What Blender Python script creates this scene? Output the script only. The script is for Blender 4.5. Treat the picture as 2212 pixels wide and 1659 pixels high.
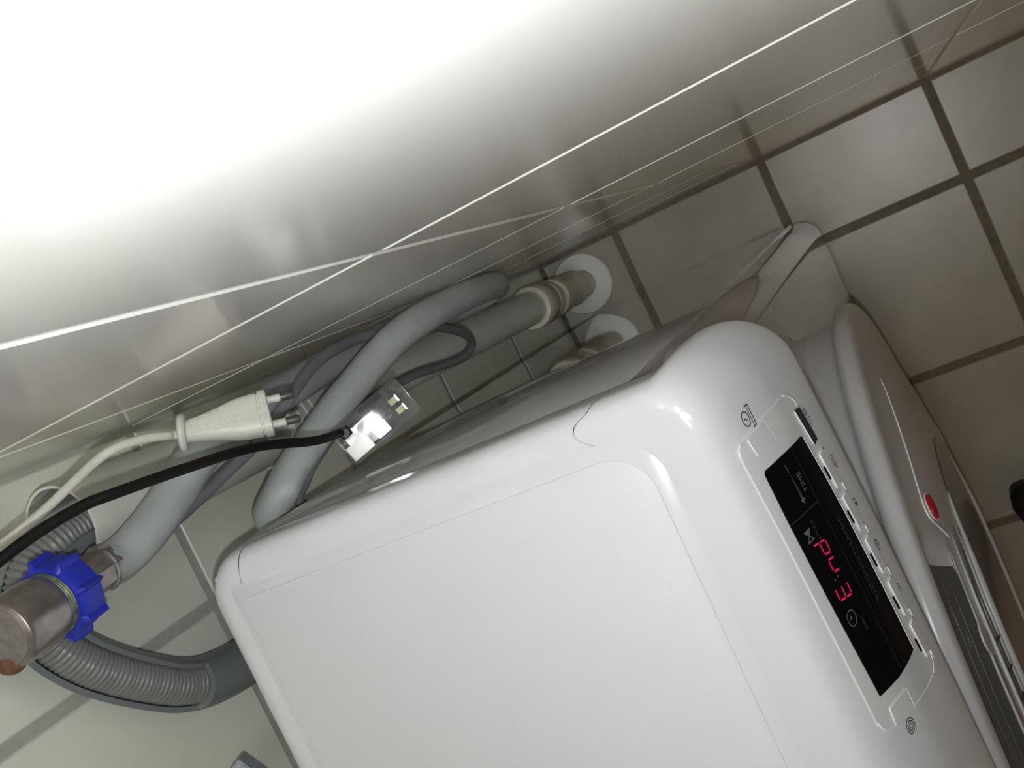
import bpy, bmesh, math, random
from mathutils import Vector, Matrix

for o in list(bpy.data.objects):
    bpy.data.objects.remove(o, do_unlink=True)
SC = bpy.context.scene
COL = SC.collection
random.seed(7)

# ------------------------------------------------------------------ camera
cam_d = bpy.data.cameras.new('camera')
cam = bpy.data.objects.new('camera', cam_d)
COL.objects.link(cam)
RIGHT = Vector((-0.42597, -0.83995, -0.3362))
UP = Vector((0.90209, -0.3659, -0.2288))
BACK = Vector((0.06917, -0.40074, 0.91358))
CAM = Vector((-0.03154, -0.44868, 1.26114))
m = Matrix((RIGHT, UP, BACK)).transposed().to_4x4()
m.translation = CAM
cam.matrix_world = m
cam_d.sensor_width = 36.0
cam_d.lens = 36.0 * 2222.7 / 2212.0
cam_d.clip_start = 0.005
SC.camera = cam

# ------------------------------------------------------------------ world, lights, exposure
w = bpy.data.worlds.new('world')
SC.world = w
w.use_nodes = True
w.node_tree.nodes['Background'].inputs['Color'].default_value = (0.75, 0.68, 0.58, 1)
w.node_tree.nodes['Background'].inputs['Strength'].default_value = 0.012

fl = bpy.data.lights.new('phone_flash', 'SPOT')     # the LED of the phone that takes the picture
fl.spot_size = math.radians(115)
fl.spot_blend = 1.0
fl.energy = 4.4
fl.color = (0.90, 0.955, 1.0)
fl.shadow_soft_size = 0.005
flo = bpy.data.objects.new('phone_flash', fl)
COL.objects.link(flo)
flo.rotation_euler = cam.matrix_world.to_euler()
flo.location = CAM + RIGHT * 0.006 + UP * -0.023

wl = bpy.data.lights.new('hall_lamp', 'AREA')          # warm lamp light from the far side of the bathroom
wl.energy = 0.32
wl.color = (1.0, 0.45, 0.17)
wl.shape = 'RECTANGLE'
wl.size = 0.2
wl.size_y = 0.2
wlo = bpy.data.objects.new('hall_lamp', wl)
COL.objects.link(wlo)
wlo.location = (-1.05, -0.85, 0.35)
wlo.rotation_euler = (Vector((-0.55, -0.55, 0.0)) - Vector((-1.05, -0.85, 0.35))).to_track_quat('-Z', 'Y').to_euler()

cl = bpy.data.lights.new('gap_fill_light', 'AREA')      # added fill light, high above the gap beside the machine
cl.energy = 2.9
cl.color = (1.0, 0.96, 0.90)
cl.shape = 'DISK'
cl.size = 0.26
clo = bpy.data.objects.new('gap_fill_light', cl)
COL.objects.link(clo)
clo.location = (-0.14, -0.46, 2.33)

SC.view_settings.view_transform = 'Standard'
SC.view_settings.look = 'None'
SC.view_settings.gamma = 1.0
SC.view_settings.use_curve_mapping = False
SC.view_settings.exposure = 0.0
# let the light that bounces between the shiny wall and the shiny machine reach the gap
SC.cycles.blur_glossy = 0.0
SC.cycles.sample_clamp_indirect = 0.0
SC.cycles.max_bounces = 16
SC.cycles.diffuse_bounces = 8
SC.cycles.glossy_bounces = 8

# ------------------------------------------------------------------ materials
def mat(name, col, rough=0.5, metal=0.0, bump=0.0, bscale=200.0, bdist=0.0005, var=0.0, vscale=20.0,
        coat=0.0, ior=1.5, emit=None, estr=0.0, spec=0.5):
    mt = bpy.data.materials.new(name)
    mt.use_nodes = True
    nt = mt.node_tree
    b = nt.nodes['Principled BSDF']
    b.inputs['Base Color'].default_value = (*col, 1)
    b.inputs['Roughness'].default_value = rough
    b.inputs['Metallic'].default_value = metal
    b.inputs['IOR'].default_value = ior
    b.inputs['Coat Weight'].default_value = coat
    b.inputs['Coat Roughness'].default_value = 0.04
    b.inputs['Specular IOR Level'].default_value = spec
    if emit:
        b.inputs['Emission Color'].default_value = (*emit, 1)
        b.inputs['Emission Strength'].default_value = estr
    tc = nt.nodes.new('ShaderNodeTexCoord')
    if var > 0:
        n = nt.nodes.new('ShaderNodeTexNoise')
        n.inputs['Scale'].default_value = vscale
        n.inputs['Detail'].default_value = 6
        nt.links.new(tc.outputs['Object'], n.inputs['Vector'])
        r = nt.nodes.new('ShaderNodeValToRGB')
        r.color_ramp.elements[0].position = 0.3
        r.color_ramp.elements[1].position = 0.7
        r.color_ramp.elements[0].color = (*[c * (1 - var) for c in col], 1)
        r.color_ramp.elements[1].color = (*[min(1, c * (1 + var)) for c in col], 1)
        nt.links.new(n.outputs['Fac'], r.inputs['Fac'])
        nt.links.new(r.outputs['Color'], b.inputs['Base Color'])
    if bump > 0:
        n2 = nt.nodes.new('ShaderNodeTexNoise')
        n2.inputs['Scale'].default_value = bscale
        n2.inputs['Detail'].default_value = 3
        nt.links.new(tc.outputs['Object'], n2.inputs['Vector'])
        bp = nt.nodes.new('ShaderNodeBump')
        bp.inputs['Strength'].default_value = bump
        bp.inputs['Distance'].default_value = bdist
        nt.links.new(n2.outputs['Fac'], bp.inputs['Height'])
        nt.links.new(bp.outputs['Normal'], b.inputs['Normal'])
    return mt

def clear_mat(name, tint, rough=0.03, fac=0.08, haze=0.0):
    """thin clear plastic: tinted see-through with a Fresnel sheen and a little milky haze"""
    mt = bpy.data.materials.new(name)
    mt.use_nodes = True
    nt = mt.node_tree
    nt.nodes.clear()
    out = nt.nodes.new('ShaderNodeOutputMaterial')
    tr = nt.nodes.new('ShaderNodeBsdfTransparent')
    tr.inputs['Color'].default_value = (*tint, 1)
    gl = nt.nodes.new('ShaderNodeBsdfGlossy')
    gl.inputs['Roughness'].default_value = rough
    df = nt.nodes.new('ShaderNodeBsdfDiffuse')
    df.inputs['Color'].default_value = (0.8, 0.8, 0.78, 1)
    fr = nt.nodes.new('ShaderNodeFresnel')
    fr.inputs['IOR'].default_value = 1.5
    mh = nt.nodes.new('ShaderNodeMixShader')
    mh.inputs['Fac'].default_value = haze
    mx = nt.nodes.new('ShaderNodeMixShader')
    nt.links.new(tr.outputs[0], mh.inputs[1])
    nt.links.new(df.outputs[0], mh.inputs[2])
    nt.links.new(fr.outputs[0], mx.inputs['Fac'])
    nt.links.new(mh.outputs[0], mx.inputs[1])
    nt.links.new(gl.outputs[0], mx.inputs[2])
    nt.links.new(mx.outputs[0], out.inputs['Surface'])
    return mt

M = {}
M['wall_tile'] = mat('white_glazed_tile', (0.79, 0.755, 0.69), rough=0.15, bump=0.05, bscale=9, bdist=0.004, var=0.015, vscale=6)
M['wall_tile_back'] = mat('white_glazed_tile_back', (0.80, 0.80, 0.685), rough=0.14, bump=0.03, bscale=9, bdist=0.004, var=0.015, vscale=6)
M['grout_white'] = mat('white_grout', (0.86, 0.85, 0.80), rough=0.9, bump=0.4, bscale=900, var=0.06, vscale=300)
M['grout_grey'] = mat('grey_grout', (0.44, 0.44, 0.38), rough=0.95, bump=0.3, bscale=700, var=0.08, vscale=150)
M['floor_tile'] = mat('brown_floor_tile', (0.36, 0.335, 0.275), rough=0.31, bump=0.06, bscale=60, bdist=0.001, var=0.10, vscale=14)
M['floor_grout'] = mat('dark_brown_grout', (0.17, 0.145, 0.11), rough=0.95, bump=0.3, bscale=500, var=0.15, vscale=90)
M['plaster'] = mat('plaster', (0.62, 0.58, 0.52), rough=0.9)
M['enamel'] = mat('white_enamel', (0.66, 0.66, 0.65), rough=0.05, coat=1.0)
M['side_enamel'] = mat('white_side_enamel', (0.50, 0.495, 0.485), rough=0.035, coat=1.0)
M['door_white'] = mat('door_white_plastic', (0.70, 0.70, 0.69), rough=0.27)
M['cover'] = mat('white_abs', (0.80, 0.805, 0.81), rough=0.13)
M['lid'] = mat('white_laminate', (0.80, 0.805, 0.815), rough=0.42, bump=0.12, bscale=600, bdist=0.0002)
M['panel_white'] = mat('panel_white', (0.78, 0.78, 0.77), rough=0.3)
M['display'] = mat('black_display', (0.004, 0.004, 0.006), rough=0.25, spec=0.2)
M['print_grey'] = mat('grey_print', (0.15, 0.15, 0.16), rough=0.6)
M['print_dim'] = mat('dim_print', (0.055, 0.055, 0.06), rough=0.6)
M['print_dark'] = mat('dark_print', (0.05, 0.055, 0.055), rough=0.6)
M['bead'] = mat('white_bead', (0.93, 0.93, 0.93), rough=0.3)
M['button_dark'] = mat('dark_grey_button', (0.035, 0.042, 0.045), rough=0.5)
M['led_red'] = mat('red_led', (0.1, 0.0, 0.01), rough=0.5, emit=(1.0, 0.02, 0.12), estr=0.55)
M['badge_red'] = mat('red_badge', (0.5, 0.005, 0.03), rough=0.2, coat=0.5)
M['smoke'] = mat('smoked_grey_plastic', (0.13, 0.13, 0.115), rough=0.22, coat=0.5)
M['smoke_rib'] = mat('smoked_grey_rib', (0.09, 0.09, 0.08), rough=0.25)
M['ring_grey'] = mat('silver_grey_ring', (0.55, 0.55, 0.53), rough=0.3)
M['door_shade'] = mat('dark_door_shade', (0.30, 0.27, 0.265), rough=0.25, coat=0.2)  # shade on the white door front, put into a darker colour
M['pvc'] = mat('white_pvc', (0.66, 0.655, 0.58), rough=0.35, var=0.03, vscale=30)
M['pvc_grey'] = mat('grey_white_pvc', (0.80, 0.80, 0.76), rough=0.4, var=0.03, vscale=30)
M['pvc_old'] = mat('yellowed_pvc', (0.66, 0.64, 0.51), rough=0.4, var=0.06, vscale=80)
M['rosette'] = mat('white_rosette', (0.74, 0.755, 0.72), rough=0.5, bump=0.1, bscale=300)
M['hose'] = mat('grey_rubber_hose', (0.37, 0.395, 0.38), rough=0.5, bump=0.25, bscale=500, bdist=0.0006, var=0.05, vscale=60)
M['drain'] = mat('blue_grey_hose', (0.175, 0.195, 0.20), rough=0.38, var=0.05, vscale=40)
M['drain_rib'] = mat('ribbed_grey_hose', (0.20, 0.205, 0.19), rough=0.33, var=0.05, vscale=40)
M['cord_dark'] = mat('dark_grey_cord', (0.19, 0.20, 0.215), rough=0.45)
M['cord_white'] = mat('white_cord', (0.66, 0.65, 0.56), rough=0.4)
M['cord_black'] = mat('black_cord', (0.010, 0.009, 0.008), rough=0.6, spec=0.15)
M['plug'] = mat('ivory_plug', (0.70, 0.69, 0.61), rough=0.4)
M['pin_tip'] = mat('dark_brass_pin', (0.10, 0.095, 0.085), rough=0.4, metal=0.4)
M['blue'] = mat('blue_plastic_nut', (0.018, 0.032, 0.46), rough=0.42, var=0.12, vscale=120)
M['chrome'] = mat('worn_chrome', (0.40, 0.36, 0.34), rough=0.33, metal=0.9, bump=0.15, bscale=350, bdist=0.0003, var=0.18, vscale=160)
M['chrome_cap'] = mat('matt_worn_chrome', (0.30, 0.265, 0.255), rough=0.55, metal=0.6, bump=0.25, bscale=800, bdist=0.0003, var=0.18, vscale=260)
M['verdigris'] = mat('tarnished_thread', (0.26, 0.29, 0.17), rough=0.45, metal=0.6, bump=0.4, bscale=600, bdist=0.0005, var=0.5, vscale=300)
M['rust'] = mat('rust', (0.17, 0.085, 0.04), rough=0.8, var=0.4, vscale=200)
M['foil'] = mat('silver_foil', (0.82, 0.84, 0.85), rough=0.3, metal=1.0, bump=0.35, bscale=60, bdist=0.002)
M['label_white'] = mat('white_sticker', (0.93, 0.93, 0.86), rough=0.22, coat=1.0)
M['chip_black'] = mat('black_plastic', (0.02, 0.02, 0.02), rough=0.7, spec=0.15)
M['led_yellow'] = mat('yellow_led_chip', (0.62, 0.60, 0.16), rough=0.3)
M['board'] = mat('grey_board', (0.16, 0.16, 0.155), rough=0.7, spec=0.2)
M['solder'] = mat('bright_solder', (0.85, 0.85, 0.82), rough=0.15, metal=1.0)
M['clear'] = clear_mat('clear_plastic', (0.84, 0.84, 0.82), haze=0.07)
M['shoe'] = mat('black_rubber', (0.006, 0.005, 0.005), rough=0.55)
M['sparkle'] = mat('grey_glitter_plastic', (0.36, 0.40, 0.44), rough=0.3, bump=0.8, bscale=900, bdist=0.001, var=0.35, vscale=700)
M['sliver'] = mat('white_sliver', (0.97, 0.97, 0.95), rough=0.3)

# ------------------------------------------------------------------ helpers
def obj(name, bm, material, parent=None, smooth=True, kind=None, auto=None):
    me = bpy.data.meshes.new(name)
    bmesh.ops.recalc_face_normals(bm, faces=bm.faces[:])
    bm.to_mesh(me)
    bm.free()
    mats = material if isinstance(material, (list, tuple)) else [material]
    for mm in mats:
        me.materials.append(M[mm])
    if smooth:
        for p in me.polygons:
            p.use_smooth = True
        if auto is not None:
            me.set_sharp_from_angle(angle=math.radians(auto))
    o = bpy.data.objects.new(name, me)
    COL.objects.link(o)
    if parent:
        o.parent = parent
        o.matrix_parent_inverse = parent.matrix_world.inverted()
    if kind:
        o['kind'] = kind
    return o

def thing(name, label, cat, loc=(0, 0, 0)):
    o = bpy.data.objects.new(name, None)
    COL.objects.link(o)
    o.location = loc
    o.empty_display_size = 0.02
    o['label'] = label
    o['category'] = cat
    bpy.context.view_layer.update()
    return o

def tag(o, label, cat):
    o['label'] = label
    o['category'] = cat
    return o

def box(bm, lo, hi, bev=0.0, seg=2):
    g = bmesh.ops.create_cube(bm, size=1.0)
    vs = g['verts']
    c = [(a + b) / 2 for a, b in zip(lo, hi)]
    s = [b - a for a, b in zip(lo, hi)]
    for v in vs:
        v.co = Vector((c[0] + v.co.x * s[0], c[1] + v.co.y * s[1], c[2] + v.co.z * s[2]))
    if bev > 0:
        es = list({e for v in vs for e in v.link_edges})
        bmesh.ops.bevel(bm, geom=es, offset=bev, segments=seg, affect='EDGES', profile=0.5)
    return bm

def spline(pts, n=10):
    P = [Vector(p) for p in pts]
    P = [2 * P[0] - P[1]] + P + [2 * P[-1] - P[-2]]
    out = []
    for i in range(1, len(P) - 2):
        a, b, c, d = P[i - 1:i + 3]
        for k in range(n):
            t = k / n
            out.append(0.5 * ((2 * b) + (c - a) * t + (2 * a - 5 * b + 4 * c - d) * t * t + (3 * b - a - 3 * c + d) * t ** 3))
    out.append(P[-2].copy())
    return out

def frames(path):
    T = []
    for i in range(len(path)):
        a = path[max(0, i - 1)]
        b = path[min(len(path) - 1, i + 1)]
        T.append((b - a).normalized())
    ref = Vector((0, 0, 1)) if abs(T[0].z) < 0.9 else Vector((1, 0, 0))
    u = (ref - T[0] * ref.dot(T[0])).normalized()
    F = []
    for t in T:
        u = (u - t * u.dot(t)).normalized()
        F.append((u.copy(), t.cross(u).normalized(), t))
    return F

def tube(bm, path, r, sides=16, cap=True, a0=0.0, a1=2 * math.pi):
    """r: number or function of i; a full tube or an open channel (a0..a1)"""
    F = frames(path)
    full = abs(a1 - a0 - 2 * math.pi) < 1e-6
    n = sides if full else sides + 1
    rings = []
    for i, p in enumerate(path):
        rr = r(i) if callable(r) else r
        u, v, t = F[i]
        ring = []
        for k in range(n):
            a = a0 + (a1 - a0) * k / sides
            ring.append(bm.verts.new(p + (u * math.cos(a) + v * math.sin(a)) * rr))
        rings.append(ring)
    for i in range(len(rings) - 1):
        for k in range(n if full else n - 1):
            k2 = (k + 1) % n
            bm.faces.new((rings[i][k], rings[i][k2], rings[i + 1][k2], rings[i + 1][k]))
    if cap and full:
        bm.faces.new(rings[0][::-1])
        bm.faces.new(rings[-1])
    return rings

def lathe(bm, prof, origin, axis, sides=40, closed=False, facet=None):
    """prof: (radius, height along axis)"""
    ax = Vector(axis).normalized()
    ref = Vector((0, 0, 1)) if abs(ax.z) < 0.9 else Vector((1, 0, 0))
    u = (ref - ax * ref.dot(ax)).normalized()
    v = ax.cross(u)
    o = Vector(origin)
    rings = []
    for r, h in prof:
        if r < 1e-7:
            rings.append([bm.verts.new(o + ax * h)])
        else:
            rings.append([bm.verts.new(o + ax * h + (u * math.cos(2 * math.pi * k / sides) + v * math.sin(2 * math.pi * k / sides)) * r) for k in range(sides)])
    pairs = list(zip(rings, rings[1:]))
    if closed:
        pairs.append((rings[-1], rings[0]))
    for A, B in pairs:
        for k in range(sides):
            k2 = (k + 1) % sides
            if len(A) == 1 and len(B) == 1:
                continue
            if len(A) == 1:
                bm.faces.new((A[0], B[k2], B[k]))
            elif len(B) == 1:
                bm.faces.new((A[k], A[k2], B[0]))
            else:
                bm.faces.new((A[k], A[k2], B[k2], B[k]))
    return rings

# ------------------------------------------------------------------ the room
T = 0.1946          # tile pitch
ROOM_X, ROOM_Y, ROOM_Z = -1.7, -2.2, 2.4
TH = 0.006          # tile thickness; the tile faces lie at x = 0, y = 0, z = 0

def plain(name, lo, hi, material):
    bm = bmesh.new()
    box(bm, lo, hi)
    return obj(name, bm, material, smooth=False, kind='structure')

floor = plain('floor', (ROOM_X - 0.1, ROOM_Y - 0.1, -0.06), (0.1, 0.1, -0.0012), 'floor_grout')
wall_right = plain('wall_right', (0.0006, ROOM_Y - 0.1, -0.06), (0.1, 0.1, ROOM_Z), 'grout_white')
wall_back = plain('wall_back', (ROOM_X - 0.1, 0.0009, -0.06), (0.0006, 0.1, ROOM_Z), 'grout_grey')
wall_left = plain('wall_left', (ROOM_X - 0.1, ROOM_Y - 0.1, -0.06), (ROOM_X, 0.1, ROOM_Z), 'plaster')
wall_front = plain('wall_front', (ROOM_X - 0.1, ROOM_Y - 0.1, -0.06), (0.1, ROOM_Y, ROOM_Z), 'plaster')
ceiling = plain('ceiling', (ROOM_X - 0.1, ROOM_Y - 0.1, ROOM_Z), (0.1, 0.1, ROOM_Z + 0.05), 'plaster')

_tile_cache = {}
def tile(u0, u1, v0, v1, axis, gap, material, parent, name='tile', tilt=0.0, bev=0.0009):
    """one tile: a thin bevelled slab lying in the plane normal to axis"""
    w_, h_ = u1 - u0 - gap, v1 - v0 - gap
    key = (round(w_, 4), round(h_, 4), axis, material, bev)
    if key not in _tile_cache:
        bm = bmesh.new()
        t = TH
        b = bev
        pts = []
        for (ins, d) in ((0, -t), (0, -b), (b, 0)):
            pts.append([(-w_ / 2 + ins, -h_ / 2 + ins, d), (w_ / 2 - ins, -h_ / 2 + ins, d), (w_ / 2 - ins, h_ / 2 - ins, d), (-w_ / 2 + ins, h_ / 2 - ins, d)])
        def P3(p):
            a, b2, d = p
            return Vector((-d, a, b2)) if axis == 'x' else (Vector((a, -d, b2)) if axis == 'y' else Vector((a, b2, d)))
        R = [[bm.verts.new(P3(p)) for p in ring] for ring in pts]
        for A, B in zip(R, R[1:]):
            for k in range(4):
                bm.faces.new((A[k], A[(k + 1) % 4], B[(k + 1) % 4], B[k]))
        bm.faces.new(R[-1])
        bm.faces.new(R[0][::-1])
        bmesh.ops.recalc_face_normals(bm, faces=bm.faces[:])
        me = bpy.data.meshes.new('tile')
        bm.to_mesh(me)
        bm.free()
        me.materials.append(M[material])
        _tile_cache[key] = me
    o = bpy.data.objects.new(name, _tile_cache[key])
    COL.objects.link(o)
    cu, cv = (u0 + u1) / 2, (v0 + v1) / 2
    o.location = (0, cu, cv) if axis == 'x' else ((cu, 0, cv) if axis == 'y' else (cu, cv, 0))
    if tilt:
        ra, rb = random.uniform(-tilt, tilt), random.uniform(-tilt, tilt)
        o.rotation_euler = (0, ra, rb) if axis == 'x' else ((ra, 0, rb) if axis == 'y' else (ra, rb, 0))
    o.parent = parent
    return o

ZR = [0.0] + [0.183 + 0.2 * k for k in range(12)]          # heights of the wall joints
YC = [0.0] + [-0.1096 - T * k for k in range(6)]           # joints along the right wall and the floor
XC = [0.0] + [-0.1175 - T * k for k in range(6)]           # joints along the back wall and the floor
for i in range(len(YC) - 1):
    for j in range(len(ZR) - 1):
        tile(YC[i + 1], YC[i], ZR[j], ZR[j + 1], 'x', 0.0030, 'wall_tile', wall_right, tilt=0.0012)
for i in range(len(XC) - 2):
    for j in range(len(ZR) - 1):
        tile(XC[i + 1], XC[i], ZR[j], ZR[j + 1], 'y', 0.0068, 'wall_tile_back', wall_back, tilt=0.0006)
for i in range(len(XC) - 1):
    for j in range(len(YC) - 1):
        tile(XC[i + 1], XC[i], YC[j + 1], YC[j], 'z', 0.0080, 'floor_tile', floor, tilt=0.0005, bev=0.0018)

# ------------------------------------------------------------------ washing machine
GX = -0.0843            # right side panel
LX = -0.6843
RY = -0.0633            # rear
SY = -0.3094            # seam steel cabinet / plastic front
FY = -0.337             # front face
wm = thing('washing_machine', 'white front-loading washing machine with a black display, standing in the tiled corner', 'washing machine', (-0.384, -0.2, 0))

bm = bmesh.new()
def cab_ring(z, ins):
    P = [(GX - ins, SY)]
    for k in range(7):
        a = math.pi / 2 * k / 6
        P.append((GX - .016 + (.016 - ins) * math.cos(a), RY - .016 + (.016 - ins) * math.sin(a)))
    for k in range(7):
        a = math.pi / 2 * k / 6
        P.append((LX + .016 - (.016 - ins) * math.sin(a), RY - .016 + (.016 - ins) * math.cos(a)))
    P.append((LX + ins, SY))
    return [bm.verts.new((x, y, z)) for x, y in P]
R_ = [cab_ring(.014, .003), cab_ring(.017, 0), cab_ring(.3, 0), cab_ring(.6, 0), cab_ring(.8240, 0), cab_ring(.8265, .002)]
for A_, B_ in zip(R_, R_[1:]):
    for k in range(len(A_)):
        k2 = (k + 1) % len(A_)
        bm.faces.new((A_[k], A_[k2], B_[k2], B_[k]))
bm.faces.new(R_[0][::-1])
bm.faces.new(R_[-1])
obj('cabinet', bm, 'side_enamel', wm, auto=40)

def rounded_plan(x0, x1, y0, yb, r, n=10):
    """plan outline of the front moulding, rounded at both front corners"""
    pts = [(x1, yb)]
    for k in range(n + 1):
        a = math.pi / 2 * k / n
        pts.append((x1 - r + r * math.cos(a), y0 + r - r * math.sin(a)))
    for k in range(n + 1):
        a = math.pi / 2 * k / n
        pts.append((x0 + r - r * math.sin(a), y0 + r - r * math.cos(a)))
    pts.append((x0, yb))
    return pts

def extrude_plan(bm, pts, zs):
    rings = []
    for (z, ins) in zs:
        cx = -0.384
        rings.append([bm.verts.new((cx + (x - cx) * (1 - ins), y + (0.03 * ins if y < SY - 0.001 else 0), z)) for x, y in pts])
    for A, B in zip(rings, rings[1:]):
        for k in range(len(pts)):
            k2 = (k + 1) % len(pts)
            bm.faces.new((A[k], A[k2], B[k2], B[k]))
    bm.faces.new(rings[0][::-1])
    bm.faces.new(rings[-1])

bm = bmesh.new()
extrude_plan(bm, rounded_plan(LX + 0.0012, GX - 0.0012, FY, SY + 0.0005, 0.024), [(0.022, 0.006), (0.026, 0.0), (0.20, 0), (0.5, 0), (0.735, 0.0), (0.760, 0.012), (0.772, 0.03)])
obj('front_panel', bm, 'enamel', wm, auto=50)
for fx in (GX - 0.04, LX + 0.04):
    for fy in (RY - 0.04, SY + 0.02):
        bm = bmesh.new()
        lathe(bm, [(0, 0.0), (0.018, 0.0), (0.019, 0.002), (0.012, 0.006), (0.012, 0.016), (0, 0.016)], (fx, fy, 0), (0, 0, 1), 16)
        obj('foot', bm, 'chip_black', wm)

# worktop moulding: one rounded-rectangle sweep cut into rear, side and front pieces
SIDE = [(0, .857), (.003, .857), (.006, .8568), (.009, .8560), (.0118, .8545), (.014, .8520), (.0155, .8485), (.0161, .8440), (.0163, .8380), (.0163, .8320), (.0155, .8290), (.011, .8285)]
FRONT = [(0, .857), (.006, .8553), (.012, .8505), (.018, .8425), (.025, .829), (.031, .8145), (.0355, .799), (.0393, .785), (.0418, .773), (.0425, .766), (.0405, .7625), (.004, .7620)]
def dense(P, n=4):
    s = spline([(a, b, 0) for a, b in P[:-1]], n)
    return [(p.x, p.y) for p in s] + [P[-1]]
SIDE_D, FRONT_D = dense(SIDE), dense(FRONT)
BX1, BX0, BYF, BYR, BRC = -0.1, -0.6684, -0.335, -0.0795, 0.010
def bow(x):
    return .0075 * ((x + .384) / .284) ** 2

def ring_cols(which):
    """(base point, outward normal) for a stretch of the perimeter seen from above"""
    cols = []
    if which == 'rear':
        for k in range(9):
            a = math.pi / 2 * k / 8
            cols.append(((BX1 - BRC + BRC * math.cos(a), BYR - BRC + BRC * math.sin(a)), (math.cos(a), math.sin(a))))
        for k in range(1, 12):
            cols.append(((BX1 - BRC + (BX0 + BRC - (BX1 - BRC)) * k / 12, BYR), (0, 1)))
        for k in range(9):
            a = math.pi / 2 + math.pi / 2 * k / 8
            cols.append(((BX0 + BRC + BRC * math.cos(a), BYR - BRC + BRC * math.sin(a)), (math.cos(a), math.sin(a))))
    elif which == 'front':
        for k in range(13):
            a = -math.pi / 2 * k / 12
            cols.append(((BX1 - BRC + BRC * math.cos(a), BYF + BRC + BRC * math.sin(a)), (math.cos(a), math.sin(a))))
        for k in range(1, 40):
            cols.append(((BX1 - BRC + (BX0 + BRC - (BX1 - BRC)) * k / 40, BYF), (0, -1)))
        for k in range(13):
            a = -math.pi / 2 - math.pi / 2 * k / 12
            cols.append(((BX0 + BRC + BRC * math.cos(a), BYF + BRC + BRC * math.sin(a)), (math.cos(a), math.sin(a))))
    return cols

def place(col, k, shift=0.0):
    (x, y), (nx, ny) = col
    wf = max(0.0, -ny) ** 1.3
    o = SIDE_D[k][0] * (1 - wf) + FRONT_D[k][0] * wf
    z = SIDE_D[k][1] * (1 - wf) + FRONT_D[k][1] * wf
    px, py = x + nx * o, y + ny * o
    if wf > 0:
        py += bow(px) * min(1, o / .04) * wf
    return Vector((px, py + shift, z))

K = len(SIDE_D)
# seams between the pieces, as y along the profile (side piece)
def seam_rear(k):
    t = k / (K - 1)
    return -0.0902 - 0.004 * math.sin(min(1, t * 1.6) * math.pi / 2)
def seam_front(k):
    t = k / (K - 1)
    return -0.293 + 0.006 * math.sin(min(1, t * 2.2) * math.pi) - 0.020 * max(0, t - 0.35)

def inner_y(name):
    return None
def skin(name, cols, kfun, inner):
    bm = bmesh.new()
    G = [[bm.verts.new(kfun(c, k)) for k in range(K)] for c in cols]
    I = [bm.verts.new(inner(c)) for c in cols]
    for a in range(len(cols) - 1):
        for k in range(K - 1):
            bm.faces.new((G[a][k], G[a][k + 1], G[a + 1][k + 1], G[a + 1][k]))
        bm.faces.new((I[a], G[a][0], G[a + 1][0], I[a + 1]))
    # thickness
    fs = bm.faces[:]
    bmesh.ops.recalc_face_normals(bm, faces=fs)
    return obj(name, bm, 'cover', wm, auto=60)

LID_X1, LID_X0, LID_YR, LID_YF = -0.1075, -0.661, -0.0845, -0.3115
def clampi(c):
    (x, y), _ = c
    return Vector((min(max(x, LID_X0 - 0.012), LID_X1 + 0.002) if False else x, y, .857))
# rear piece: from seam to seam around the back
cols = ring_cols('rear')
lead = [((BX1, -0.0835), (1, 0))]
tail = [((BX0, -0.0835), (-1, 0))]
def kf_rear(c, k):
    p = place(c, k)
    if c in lead or c in tail:
        p.y = seam_rear(k) + 0.00025
    return p
def in_rear(c):
    (x, y), (nx, ny) = c
    return Vector((min(max(x, LID_X0 - 0.004), LID_X1 + 0.004), LID_YR - 0.004, .857))
skin('worktop_rear_trim', lead + cols + tail, kf_rear, in_rear)
def side_piece(sign):
    bx = BX1 if sign > 0 else BX0
    n = 16
    cc = [((bx, i / n), (sign, 0)) for i in range(n + 1)]
    def kf(c, k):
        t = c[0][1]
        p = place(((bx, 0), (sign, 0)), k)
        p.y = (seam_rear(k) - 0.00025) * (1 - t) + (seam_front(k) + 0.00025) * t
        return p
    def inn(c):
        t = c[0][1]
        return Vector((LID_X1 - 0.004 if sign > 0 else LID_X0 + 0.004, (seam_rear(0) - 0.00025) * (1 - t) + (seam_front(0) + 0.00025) * t, .857))
    return skin('worktop_side_trim', cc, kf, inn)
side_piece(1)
side_piece(-1)
cols = ring_cols('front')
leadF = [((BX1, -0.293), (1, 0))]
leadF2 = [((BX1, BYF + BRC + 0.010), (1, 0))]
tailF = [((BX0, -0.293), (-1, 0))]
tailF2 = [((BX0, BYF + BRC + 0.010), (-1, 0))]
def kf_front(c, k):
    p = place(c, k)
    if c in leadF or c in tailF:
        p.y = seam_front(k) - 0.00025
    return p
def in_front(c):
    (x, y), _ = c
    return Vector((min(max(x, LID_X0 + 0.02), LID_X1 - 0.02), max(min(y + 0.03, seam_front(0) - 0.00025), -0.306) if abs(c[1][0]) < 0.99 else seam_front(0) - 0.00025, .857))
skin('control_fascia', leadF + leadF2 + cols + tailF2 + tailF, kf_front, in_front)

# inner deck below the trims (seen only in the hairline seams)
bm = bmesh.new()
box(bm, (BX0 - 0.008, BYF + 0.004, 0.826), (BX1 + 0.008, BYR + 0.008, 0.8548), 0.003, 2)
obj('top_frame', bm, 'bead', wm)

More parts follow.
